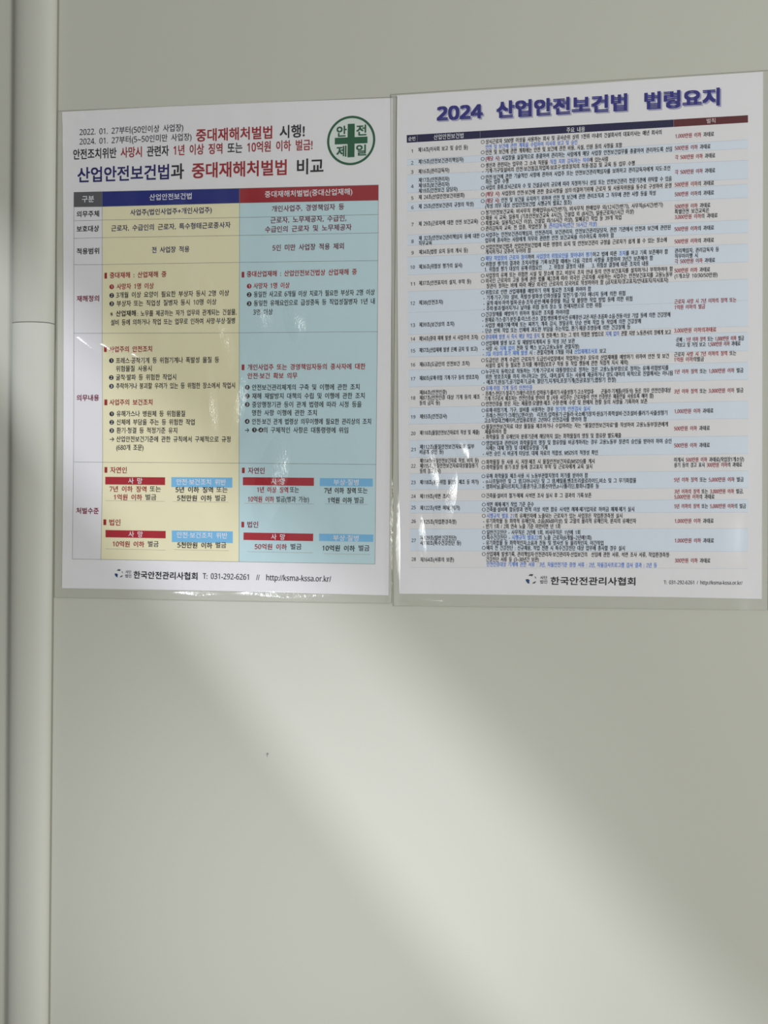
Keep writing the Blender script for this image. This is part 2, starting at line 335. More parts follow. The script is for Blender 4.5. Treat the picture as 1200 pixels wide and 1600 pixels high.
    ('t', -73.33, 36.79, 310.44, 3.87, 0.6, [('특별교육: 일용직(2시간 이상), 건설업 외(16시간 이상), 밀폐공간 작업 등 39개 작업', 'k')]),
    ('ring', -75.77, 305.92, 1.54),
    ('t', -73.34, 17.31, 306.01, 3.87, 0.6, [('관리감독자 교육: 전 업종, 작업반장 등 ', 'k'), ('관리감독자(연간 16시간 이상)', 'b')]),
   ],[
    ('t', 79.14, 106.81, 317.21, 3.71, 0.6, [('500만원 이하', 'r'), (' 과태료', 'k')]),
    ('t', 79.15, 105.92, 313.05, 3.71, 0.6, [('특별안전 보건교육은', 'k')]),
    ('t', 79.17, 112.4, 308.7, 3.72, 0.6, [('3,000만원 이하', 'r'), ('의 과태료', 'k')]),
   ]),
  (1,[
    ('t', -135.71, -133.52, 297.87, -2.79, 0.25, [('8', 'k')]),
   ],[
    ('t', -129.3, -78.46, 300.36, 3.86, 0.6, [('제 32조(안전보건관리책임자 등에 대한', 'k')]),
    ('t', -129.32, -118.23, 296.13, 3.86, 0.6, [('직무교육', 'k')]),
   ],[
    ('ring', -75.78, 300.47, 1.54),
    ('t', -73.35, 75.82, 300.66, 3.87, 0.6, [('사업주는 안전보건관리책임자, 안전관리자, 보건관리자, 안전보건관리담당자, 관련 기관에서 안전과 보건에 관련된', 'k')]),
    ('t', -73.65, 30.91, 296.1, 3.87, 0.6, [('업무에 종사하는 사람에게 직무와 관련한 안전 보건교육을 이수하도록 하여야 함', 'k')]),
   ],[
    ('t', 79.01, 109.71, 298.99, 3.72, 0.6, [('500만원 이하', 'r'), ('의 과태료', 'k')]),
   ]),
  (0,[
    ('t', -135.69, -133.51, 288.33, -2.79, 0.25, [('9', 'k')]),
   ],[
    ('t', -129.15, -88.26, 288.76, 3.86, 0.6, [('제34조(법령 요지 등의 게시 등)', 'k')]),
   ],[
    ('ring', -75.8, 290.64, 1.54),
    ('t', -73.37, 72.8, 290.74, 3.87, 0.6, [('산업안전보건법과 산업안전보건법에 따른 명령의 요지 및 안전보건관리 규정을 근로자가 쉽게 볼 수 있는 장소에', 'k')]),
    ('t', -73.47, -36.15, 286.56, 3.88, 0.6, [('게시하거나 갖추어 두어야 함', 'k')]),
   ],[
    ('t', 79.04, 109.75, 289.05, 3.72, 0.6, [('500만원 이하', 'r'), ('의 과태료', 'k')]),
   ]),
  (1,[
    ('t', -136.44, -132.76, 276.25, -2.79, 0.25, [('10', 'k')]),
   ],[
    ('t', -129.2, -92.99, 276.47, 3.86, 0.6, [('제36조(위험성 평가의 실시)', 'k')]),
   ],[
    ('ring', -75.82, 280.81, 1.54),
    ('t', -73.39, 73.75, 281.2, 3.88, 0.6, [('해당 작업장의 근로자 참여', 'b'), ('하여 ', 'k'), ('사업장의 위험요인을 찾아내어 평가', 'b'), ('하고 법에 따른 ', 'k'), ('조치', 'b'), ('를 하고 기록 보존해야 함', 'k')]),
    ('ring', -75.83, 276.42, 1.54),
    ('t', -73.4, 62.01, 276.53, 3.88, 0.6, [('위험성 평가의 결과와 조치사항을 기록·보존할 때에는 다음 각호의 사항을 포함하여 3년간 보존해야 함', 'k')]),
    ('t', -74.18, 58.49, 272.17, 3.88, 0.6, [('1. 위험성 평가 대상의 유해·위험요인    2. 위험성 결정의 내용    3. 위험성 결정에 따른 조치의 내용', 'k')]),
   ],[
    ('t', 79.25, 113.61, 281.47, 3.72, 0.6, [('관리책임자, 관리감독자 등', 'k')]),
    ('t', 79.26, 97.18, 277.2, 3.72, 0.6, [('직무미이행 시', 'k')]),
    ('t', 79.27, 110.64, 272.94, 3.72, 0.6, [('각 500만원 이하', 'r'), (' 과태료', 'k')]),
   ]),
  (0,[
    ('t', -136.44, -132.76, 262.26, -2.8, 0.25, [('11', 'k')]),
   ],[
    ('t', -129.25, -85.58, 262.7, 3.87, 0.6, [('제37조(안전표지의 설치, 부착 등)', 'k')]),
   ],[
    ('ring', -75.85, 266.97, 1.54),
    ('t', -73.41, 77.67, 267.08, 3.88, 0.6, [('사업장의 유해 또는 위험한 시설 및 장소에 경고, 비상시 조치 안내 등의 안전·보건표지를 설치하거나 부착하여야 함', 'k')]),
    ('ring', -75.86, 262.48, 1.54),
    ('t', -73.42, 77.5, 262.69, 3.88, 0.6, [('외국인 근로자의 고용 등에 관한 법률 제2조에 따라 외국인 근로자를 사용하는 사업주는 안전보건표지를 고용노동부', 'k')]),
    ('t', -72.75, 74.0, 258.28, 3.88, 0.6, [('장관이 정하는 바에 따라 해당 외국인 근로자의 모국어로 작성하여야 함 (금지표지/경고표지/안내표지/지시표지)', 'k')]),
   ],[
    ('t', 79.11, 106.83, 265.55, 3.73, 0.6, [('500만원 이하', 'r'), (' 과태료', 'k')]),
    ('t', 79.13, 112.6, 261.09, 3.73, 0.6, [('(1개소당 10/30/50만원)', 'k')]),
   ]),
  (1,[
    ('t', -136.46, -132.77, 245.99, -2.8, 0.25, [('12', 'k')]),
   ],[
    ('t', -129.31, -109.21, 246.45, 3.87, 0.6, [('제38(안전조치)', 'k')]),
   ],[
    ('ring', -75.88, 253.02, 1.54),
    ('t', -73.44, 12.64, 253.13, 3.88, 0.6, [('위험으로 인한 산업재해를 예방하기 위해 필요한 조치를 하여야 함', 'k')]),
    ('t', -75.21, 40.07, 248.61, 3.89, 0.6, [('- 기계·기구,기타 설비, 폭발성·발화성·인화성물질 및전기·열·기타 에너지 등에 의한 위험', 'k')]),
    ('t', -75.21, 45.69, 244.02, 3.89, 0.6, [('- 굴착·채석·하역·벌목·운송·조작·운반·해체·중량물 취급 및 불량한 작업 방법 등에 의한 위험', 'k')]),
    ('t', -75.22, 20.87, 239.62, 3.89, 0.6, [('- 추락·붕괴·떨어지거나 날아올 위험 등의 장소 및 천재지변으로 인한 위험', 'k')]),
   ],[
    ('t', 79.19, 127.24, 240.39, 3.73, 0.6, [('근로자 사망 시 7년 이하의 징역 또는', 'r')]),
    ('t', 79.2, 103.11, 235.92, 3.73, 0.6, [('1억원 이하의 벌금', 'r')]),
   ]),
  (1,[
    ('t', -136.48, -132.79, 227.56, -2.8, 0.25, [('13', 'k')]),
   ],[
    ('t', -129.18, -99.7, 227.84, 3.88, 0.6, [('제39조(보건상의 조치)', 'k')]),
   ],[
    ('ring', -75.62, 234.4, 1.55),
    ('t', -73.48, -4.89, 234.82, 3.89, 0.6, [('건강장해를 예방하기 위하여 필요한 조치를 하여야함', 'k')]),
    ('t', -76.22, 75.75, 230.21, 3.89, 0.6, [('- 원재료·가스·증기·분진·흄·미스트·산소 결핍·병원체·방사선·유해광선·고온·저온·초음파·소음·진동·이상 기압 등에 의한 건강장해', 'k')]),
    ('t', -76.23, 52.54, 225.62, 3.89, 0.6, [('- 사업장 배출기체·액체 또는 찌꺼기, 계측 감시, 정밀공작, 단순 반복 작업 등 작업에 의한 건강장해', 'k')]),
    ('t', -76.24, 44.14, 221.12, 3.89, 0.6, [('- 단순 반복 작업 또는 인체에 과도한 부담을 주는작업, 환기·채광·조명등에 의한 건강장해 등', 'k')]),
   ],[
   ]),
  (0,[
    ('t', -136.47, -132.79, 215.9, -2.8, 0.25, [('14', 'k')]),
   ],[
    ('t', -129.23, -79.92, 216.2, 3.88, 0.6, [('제54조(중대 재해 발생 시 사업주의 조치)', 'k')]),
   ],[
    ('ring', -75.66, 215.82, 1.55),
    ('t', -73.51, 76.44, 215.96, 3.89, 0.6, [('중대재해 발생 시 즉시 해당 작업 중지', 'b'), (' 및 전화·팩스 또는 그 밖의 적절한 방법으로 ', 'k'), ('지체 없이', 'b'), (' 관할 지방 노동관서의 장에게 보고', 'k')]),
   ],[
    ('t', 78.98, 111.78, 217.04, 3.74, 0.6, [('3,000만원 이하의과태료', 'r')]),
   ]),
  (1,[
    ('t', -136.46, -132.77, 206.01, -2.81, 0.25, [('15', 'k')]),
   ],[
    ('t', -129.16, -80.43, 206.42, 3.88, 0.6, [('제57조(산업재해 발생 은폐 금지 및 보고)', 'k')]),
   ],[
    ('ring', -75.67, 210.54, 1.55),
    ('t', -73.53, -0.42, 210.78, 3.9, 0.6, [('산업재해 발생 보고 및 재발방지계획서 등 작성 3년 보관', 'k')]),
    ('t', -75.78, 3.01, 206.24, 3.9, 0.6, [('- 사망 시: ', 'k'), ('지체 없이', 'b'), (' 전화 및 팩스 보고(고용노동부 관할지청)', 'k')]),
    ('t', -75.79, 24.78, 202.03, 3.9, 0.6, [('- ', 'k'), ('3일 이상의 휴가 재해 발생', 'b'), (' 시 : 관할지청에 1개월 이내 ', 'k'), ('산업재해조사표', 'b'), (' 보고', 'k')]),
   ],[
    ('t', 80.2, 133.28, 209.59, 3.74, 0.6, [('·은폐 : ', 'k'), ('1년 이하 징역', 'r'), (' 또는 ', 'k'), ('1,000만원 이하', 'r'), (' 벌금', 'k')]),
    ('t', 80.22, 130.58, 205.3, 3.74, 0.6, [('·미보고 및 거짓 보고: ', 'k'), ('1,500만원 이하', 'r'), (' 과태료', 'k')]),
   ]),
  (0,[
    ('t', -136.46, -132.77, 194.23, -2.81, 0.25, [('16', 'k')]),
   ],[
    ('t', -129.01, -87.02, 194.45, 3.88, 0.6, [('제63조(도급인의 안전보건 조치)', 'k')]),
   ],[
    ('ring', -75.7, 196.54, 1.55),
    ('t', -73.55, 74.74, 196.69, 3.9, 0.6, [('도급인은 관계 수급인 근로자가 도급인사업장에서 작업하는경우 모두의 산업재해를 예방하기 위하여 안전 및 보건', 'k')]),
    ('t', -73.56, 42.32, 192.28, 3.9, 0.6, [('시설의 설치 등 필요한 조치를 해야함(보호구 착용 등 작업 행동에 관한 직접적 지시 제외)', 'k')]),
   ],[
    ('t', 79.04, 127.44, 197.71, 3.74, 0.6, [('근로자 ', 'k'), ('사망 시 7년 이하의 징역', 'r'), (' 또는', 'k')]),
    ('t', 79.05, 102.26, 193.52, 3.74, 0.6, [('1억원 이하', 'r'), ('의벌금', 'k')]),
   ]),
  (1,[
    ('t', -136.45, -132.76, 182.34, -2.81, 0.25, [('17', 'k')]),
   ],[
    ('t', -129.05, -79.5, 182.88, 3.89, 0.6, [('제80조(유해·위험 기계·기구 등의 방호조치)', 'k')]),
   ],[
    ('ring', -75.72, 186.84, 1.55),
    ('t', -73.57, 74.48, 187.09, 3.9, 0.6, [('누구든지 동력으로 작동하는 기계·기구로서 대통령령으로 정하는 것은 고용노동부령으로 정하는 유해·위험방지를', 'k')]),
    ('t', -73.58, 77.74, 182.68, 3.9, 0.6, [('위한 방호조치를 하지 아니하고는 양도, 대여,설치 또는 사용에 제공하거나 양도·대여의 목적으로 진열해서는 아니됨', 'k')]),
    ('t', -75.35, 32.68, 178.31, 3.9, 0.6, [('- 예초기,원심기,공기압축기,금속 절단기,지게차,포장기계(진공포장기,랩핑기 한정)', 'k')]),
   ],[
    ('t', 79.27, 132.95, 183.7, 3.75, 0.6, [('1년 이하 징역', 'r'), (' 또는 ', 'k'), ('1,000만원 이하', 'r'), (' 벌금', 'k')]),
   ]),
  (0,[
    ('t', -136.47, -132.77, 166.19, -2.81, 0.25, [('18', 'k')]),
   ],[
    ('t', -129.1, -106.28, 170.81, 3.89, 0.6, [('제84조(안전인증)', 'k')]),
    ('t', -129.12, -78.46, 166.35, 3.89, 0.6, [('제87조(안전인증 대상 기계 등의 제조', 'k')]),
    ('t', -129.13, -112.05, 161.89, 3.89, 0.6, [('등의 금지 등)', 'k')]),
   ],[
    ('ring', -75.75, 172.92, 1.55),
    ('t', -73.4, -35.08, 173.17, 3.9, 0.6, [('유해·위험 기계 등의 안전인증', 'b')]),
    ('t', -76.05, 76.39, 168.81, 3.91, 0.6, [('- 프레스·전단기·절곡기·크레인·리프트·압력용기·롤러기·사출성형기·고소작업대·    곤돌라·기계톱(이동식) 등은 의무 안전인증대상', 'k')]),
    ('t', -74.4, 62.65, 164.56, 3.91, 0.6, [('기계·기구로서 제조자는 안전인증을 받아야 함 (사용 사업주는 근로자들이 안전 인증받은 제품만을 사용토록 해야 함)', 'k')]),
    ('ring', -75.78, 159.97, 1.55),
    ('t', -73.43, 57.82, 160.12, 3.91, 0.6, [('안전인증을 받은 자는 제품명·모델명·제조 수량·판매 수량 및 판매처 현황 등의 사항을 기록하여 보존', 'k')]),
   ],[
    ('t', 79.13, 133.03, 167.67, 3.75, 0.6, [('3년 이하 징역', 'r'), (' 또는 ', 'k'), ('3,000만원 이하', 'r'), (' 벌금', 'k')]),
   ]),
  (1,[
    ('t', -136.48, -132.78, 150.25, -2.82, 0.25, [('19', 'k')]),
   ],[
    ('t', -128.98, -106.14, 150.53, 3.89, 0.6, [('제93조(안전검사)', 'k')]),
   ],[
    ('ring', -75.49, 154.7, 1.55),
    ('t', -73.44, 11.77, 154.86, 3.91, 0.6, [('유해·위험기계, 기구, 설비를 사용하는 경우 ', 'k'), ('정기적 안전검사 실시', 'b')]),
    ('t', -75.89, 73.66, 150.48, 3.91, 0.6, [('- 프레스·전단기·크레인(2톤이상)  리프트·압력용기·곤돌라·국소배기장치·원심기·화학설비·건조설비·롤러기·사출성형기', 'k')]),
    ('t', -74.63, 9.22, 146.24, 3.91, 0.6, [('고소작업대,컨베이어,산업용로봇은 2년마다 안전검사를 받아야 함', 'k')]),
   ],[
    ('t', 79.36, 109.85, 151.56, 3.75, 0.6, [('1,000만원 이하', 'r'), (' 과태료', 'k')]),
   ]),
  (0,[
    ('t', -136.48, -132.79, 136.24, -2.82, 0.25, [('20', 'k')]),
   ],[
    ('t', -129.03, -79.01, 136.74, 3.9, 0.6, [('제110조(물질안전보건자료의 작성 및 제출)', 'k')]),
   ],[
    ('ring', -75.52, 140.94, 1.56),
    ('t', -73.27, 74.15, 141.11, 3.91, 0.6, [('물질안전보건자료 대상 물질을 제조하거나 수입하려는 자는 “물질안전보건자료”를 작성하여 고용노동부장관에게', 'k')]),
    ('t', -74.26, -56.41, 136.9, 3.91, 0.6, [('제출하여야 함', 'k')]),
    ('t', -75.74, 36.98, 132.49, 3.92, 0.6, [('- 화학물질 중 유해인자 분류기준에 해당하지 않는 화학물질의 명칭 및 함유량 별도제출', 'k')]),
   ],[
    ('t', 79.22, 107.06, 137.51, 3.76, 0.6, [('500만원 이하', 'r'), (' 과태료', 'k')]),
   ]),
  (1,[
    ('t', -136.49, -132.79, 122.62, -2.82, 0.25, [('21', 'k')]),
   ],[
    ('t', -129.07, -83.26, 124.83, 3.9, 0.6, [('제112조(물질안전보건자료의 일부', 'k')]),
    ('t', -129.09, -109.21, 120.56, 3.9, 0.6, [('비공개 승인 등)', 'k')]),
   ],[
    ('ring', -75.55, 127.18, 1.56),
    ('t', -73.3, 76.97, 127.35, 3.92, 0.6, [('영업비밀과 관련되어 화학물질의 명칭 및 함유량을 비공개하려는 경우 고용노동부 장관의 승인을 받아야 하며 승인', 'k')]),
    ('t', -73.5, -22.78, 123.22, 3.92, 0.6, [('시에는 대체 명칭 및 대체함유량을 기재', 'k')]),
    ('t', -75.96, 18.25, 118.62, 3.92, 0.6, [('- 사전 승인 시 비공개 타당성, 대체 자료의 적합성, MSDS의 적정성 확인', 'k')]),
   ],[
    ('t', 79.26, 107.11, 123.73, 3.76, 0.6, [('500만원 이하', 'r'), (' 과태료', 'k')]),
   ]),
  (0,[
    ('t', -136.49, -132.79, 108.69, -2.82, 0.25, [('22', 'k')]),
   ],[
    ('t', -129.02, -79.65, 113.1, 3.9, 0.6, [('제114조(물질안전보건자료 작성, 비치 등)', 'k')]),
    ('t', -129.03, -80.35, 108.83, 3.9, 0.6, [('제115조(물질안전보건자료대상물질용기', 'k')]),
    ('t', -129.05, -111.44, 104.45, 3.91, 0.6, [('등의 경고표시)', 'k')]),
   ],[
    ('ring', -75.58, 111.33, 1.56),
    ('t', -73.23, 15.61, 111.51, 3.92, 0.6, [('화학물질 등 사용 시, 저장·제조 시 물질안전보건자료(MSDS)를 게시', 'k')]),
    ('ring', -75.59, 106.9, 1.56),
    ('t', -73.24, 13.71, 107.17, 3.92, 0.6, [('화학물질의 용기·포장 등에 경고표지 부착 및 근로자에게 교육 실시', 'k')]),
   ],[
    ('t', 79.3, 133.75, 111.95, 3.76, 0.6, [('미게시 ', 'k'), ('500만원 이하', 'r'), (' 과태료(작업장1개소당)', 'k')]),
    ('t', 79.31, 132.31, 107.64, 3.76, 0.6, [('용기 등의 경고 표시 ', 'k'), ('300만원 이하', 'r'), ('의 과태료', 'k')]),
   ]),
  (1,[
    ('t', -136.49, -132.79, 94.75, -2.83, 0.25, [('23', 'k')]),
   ],[
    ('t', -129.09, -79.69, 95.0, 3.91, 0.6, [('제118조(유해·위험 물질의 제조 등 허가)', 'k')]),
   ],[
    ('ring', -75.61, 99.51, 1.56),
    ('t', -73.26, 10.2, 99.79, 3.92, 0.6, [('유해 화학물질 제조·사용 시 노동부관할지청의 허가를 받아야 함', 'k')]),
    ('t', -76.01, 49.07, 95.37, 3.93, 0.6, [('- o-나프틸아민 및 그 염,디아니시딘 및 그 염,베릴륨,벤조트리클로라이드,비소 및 그 무기화합물', 'k')]),
    ('t', -76.02, 19.23, 91.03, 3.93, 0.6, [('- 염화비닐,콜타르피치,크롬광가공,크롬산아연,o-나톨리딘,황화니켈류 등', 'k')]),
   ],[
    ('t', 79.34, 133.55, 95.65, 3.77, 0.6, [('5년 이하 징역', 'r'), (' 또는 ', 'k'), ('5,000만원 이하', 'r'), (' 벌금', 'k')]),
   ]),
  (0,[
    ('t', -136.49, -132.79, 82.99, -2.83, 0.25, [('24', 'k')]),
   ],[
    ('t', -129.13, -103.38, 83.06, 3.91, 0.6, [('제119조(석면 조사)', 'k')]),
   ],[
    ('ring', -75.64, 83.34, 1.56),
    ('t', -73.29, 13.07, 83.33, 3.93, 0.6, [('건축물·설비의 철거·해체 시석면 조사 실시 후 그 결과의 기록·보존', 'k')]),
   ],[
    ('t', 79.56, 133.41, 86.09, 3.77, 0.6, [('3년 이하의 징역', 'r'), (' 또는 ', 'k'), ('3,000만원 이하', 'r'), (' 벌금,', 'k')]),
    ('t', 79.57, 110.95, 81.77, 3.77, 0.6, [('5,000만원 이하', 'r'), ('의 과태료', 'k')]),
   ]),
  (1,[
    ('t', -136.48, -132.77, 73.45, -2.83, 0.25, [('25', 'k')]),
   ],[
    ('t', -128.97, -95.5, 73.23, 3.91, 0.6, [('제122조(석면 해체, 제거)', 'k')]),
   ],[
    ('ring', -75.36, 75.77, 1.56),
    ('t', -73.11, -33.89, 75.97, 3.93, 0.6, [('석면 해체·제거 작업 기준 준수', 'k')]),
    ('ring', -75.37, 71.53, 1.56),
    ('t', -73.11, 47.52, 71.72, 3.93, 0.6, [('건축물·설비에 함유량과 면적 이상 석면 함유 시석면 해체·제거업자로 하여금 해체·제거 실시', 'k')]),
   ],[
    ('t', 79.59, 135.47, 74.09, 3.77, 0.6, [('5년 이하의 징역', 'r'), (' 또는 ', 'k'), ('5,000만원 이하', 'r'), ('의 벌금', 'k')]),
   ]),
  (0,[
    ('t', -136.47, -132.77, 61.77, -2.83, 0.25, [('26', 'k')]),
   ],[
    ('t', -129.01, -98.49, 61.47, 3.92, 0.6, [('제125조(작업환경측정)', 'k')]),
   ],[
    ('ring', -75.38, 66.3, 1.56),
    ('t', -72.93, 38.03, 66.39, 3.93, 0.6, [('시행규칙 별표 21', 'b'), ('의 유해인자에 노출되는 근로자가 있는 사업장은 작업환경측정 실시', 'k')]),
    ('t', -75.88, 49.14, 62.05, 3.93, 0.6, [('- 유기화학물 등 화학적 유해인자, 소음(80dB이상) 및 고열의 물리적 유해인자, 분지의 유해인자', 'k')]),
    ('t', -75.89, -12.32, 57.6, 3.94, 0.6, [('- 반기 1회 / 2회 연속 노출 기준 미만이면 년 1회', 'k')]),
   ],[
    ('t', 79.91, 110.39, 62.08, 3.78, 0.6, [('1,000만원 이하', 'r'), (' 과태료', 'k')]),
   ]),
  (1,[
    ('t', -136.48, -132.78, 45.49, -2.84, 0.25, [('27', 'k')]),
   ],[
    ('t', -129.06, -98.53, 47.81, 3.92, 0.6, [('제129조(일반건강진단)', 'k')]),
    ('t', -129.08, -94.59, 43.51, 3.92, 0.6, [('제130조(특수건강진단 등)', 'k')]),
   ],[
    ('ring', -75.41, 52.46, 1.56),
    ('t', -72.96, 3.95, 52.57, 3.93, 0.6, [('일반건강진단 - 사무직은 2년에 1회, 비사무직은 1년에 1회', 'k')]),
    ('ring', -75.42, 48.01, 1.56),
    ('t', -72.96, 13.1, 48.22, 3.94, 0.6, [('특수건강진단 - ', 'k'), ('시행규칙 별표22', 'b'), ('의 노출 근로자(6개월~2년에1회)', 'k')]),
    ('t', -75.92, 22.79, 43.76, 3.94, 0.6, [('- 유기화합물 등 화학적인자,소음과 진동 및 방사선 등 물리적인자, 야간작업', 'k')]),
    ('ring', -75.43, 39.41, 1.57),
    ('t', -72.98, 40.06, 39.52, 3.94, 0.6, [('배치 전 건강진단 : 신규채용, 작업 전환 시 특수건강진단 대상 업무에 종사할 경우 실시', 'k')]),
   ],[
    ('t', 79.96, 110.63, 46.02, 3.78, 0.6, [('1,000만원 이하', 'r'), (' 과태료', 'k')]),
   ]),
  (0,[
    ('t', -136.5, -132.79, 29.49, -2.84, 0.25, [('28', 'k')]),
   ],[
    ('t', -128.93, -100.56, 29.33, 3.92, 0.6, [('제164조(서류의 보존)', 'k')]),
   ],[
    ('ring', -75.45, 34.07, 1.57),
    ('t', -73.19, 76.13, 34.27, 3.94, 0.6, [('산업재해 발생기록, 관리책임자·안전관리자·보건관리자·산업보건의  선임에 관한 서류, 석면 조사 서류, 작업환경측정·', 'k')]),
    ('t', -73.39, -29.86, 29.82, 3.94, 0.6, [('건강진단 서류 등 (3~30년간 보관)', 'k')]),
    ('t', -73.01, 65.8, 25.67, 3.94, 0.6, [('안전인증대상 기계에 관한 서류 : 3년, 자율안전기준 증명 서류 : 2년, 자율검사프로그램 검사 결과 : 2년 등', 'b')]),
   ],[
    ('t', 80.01, 107.94, 29.66, 3.78, 0.6, [('300만원 이하', 'r'), (' 과태료', 'k')]),
   ]),
 ],
)

# ------------------------------------------------------------------ materials
MATS = {}
def mat(name, color, rough=0.6, spec=0.3, bump=None):
    m = bpy.data.materials.new(name)
    m.use_nodes = True
    nt = m.node_tree
    b = nt.nodes['Principled BSDF']
    b.inputs['Base Color'].default_value = (*color, 1)
    b.inputs['Roughness'].default_value = rough
    b.inputs['Specular IOR Level'].default_value = spec
    if bump:
        tc = nt.nodes.new('ShaderNodeTexCoord')
        nz = nt.nodes.new('ShaderNodeTexNoise'); nz.inputs['Scale'].default_value = bump[0]; nz.inputs['Detail'].default_value = 4
        bp = nt.nodes.new('ShaderNodeBump'); bp.inputs['Strength'].default_value = bump[1]; bp.inputs['Distance'].default_value = 0.001
        nt.links.new(tc.outputs['Object'], nz.inputs['Vector'])
        nt.links.new(nz.outputs['Fac'], bp.inputs['Height'])
        nt.links.new(bp.outputs['Normal'], b.inputs['Normal'])
    MATS[name] = m
    return m

M_WALL = mat('wall_paint', (0.555, 0.555, 0.485), 0.55, 0.25, (60, 0.05))
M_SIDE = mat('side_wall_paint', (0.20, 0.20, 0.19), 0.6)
M_FLOOR = mat('floor_vinyl', (0.42, 0.42, 0.38), 0.5, 0.3, (8, 0.1))
M_PVC = mat('conduit_pvc', (0.555, 0.555, 0.49), 0.62, 0.25, (90, 0.03))
M_DARK = mat('conduit_base', (0.30, 0.30, 0.25), 0.7)
M_STAIN = mat('grime', (0.28, 0.28, 0.25), 0.8)
M_EDGE = mat('film_cut_edge', (0.56, 0.56, 0.50), 0.4, 0.4)
M_PAPER = mat('paper', (0.86, 0.845, 0.87), 0.6, 0.2)
INK = dict(
    k=(0.018, 0.018, 0.024), ink=(0.03, 0.03, 0.05), ink2=(0.06, 0.06, 0.08), w=(0.82, 0.82, 0.86), pale=(0.75, 0.62, 0.62),
    r=(0.36, 0.022, 0.03), m=(0.22, 0.012, 0.05), m2=(0.17, 0.03, 0.07), b=(0.13, 0.27, 0.75), navy=(0.022, 0.022, 0.15), navy2=(0.035, 0.035, 0.12),
    title=(0.026, 0.023, 0.23), title_shadow=(0.42, 0.42, 0.56), green=(0.012, 0.11, 0.045), emblem_white=(0.74, 0.80, 0.76),
    grid=(0.20, 0.23, 0.22), rule=(0.50, 0.55, 0.62), badge_rule=(0.45, 0.42, 0.36),
    head_grey=(0.12, 0.12, 0.13), head_navy=(0.02, 0.03, 0.22), head_red=(0.36, 0.022, 0.03),
    cell_white=(0.83, 0.815, 0.845), cell_yellow=(0.88, 0.83, 0.575), cell_teal=(0.58, 0.765, 0.81),
    red=(0.44, 0.025, 0.04), sky=(0.22, 0.53, 0.82), row_blue=(0.76, 0.84, 0.935), row_white=(0.85, 0.835, 0.855),
    bar_navy=(0.008, 0.006, 0.06), bar_maroon=(0.12, 0.012, 0.016),
    logo_blue=(0.012, 0.06, 0.20), logo_grey=(0.09, 0.10, 0.12))
INKM = {k: mat('ink_' + k, v, 0.55, 0.15) for k, v in INK.items()}

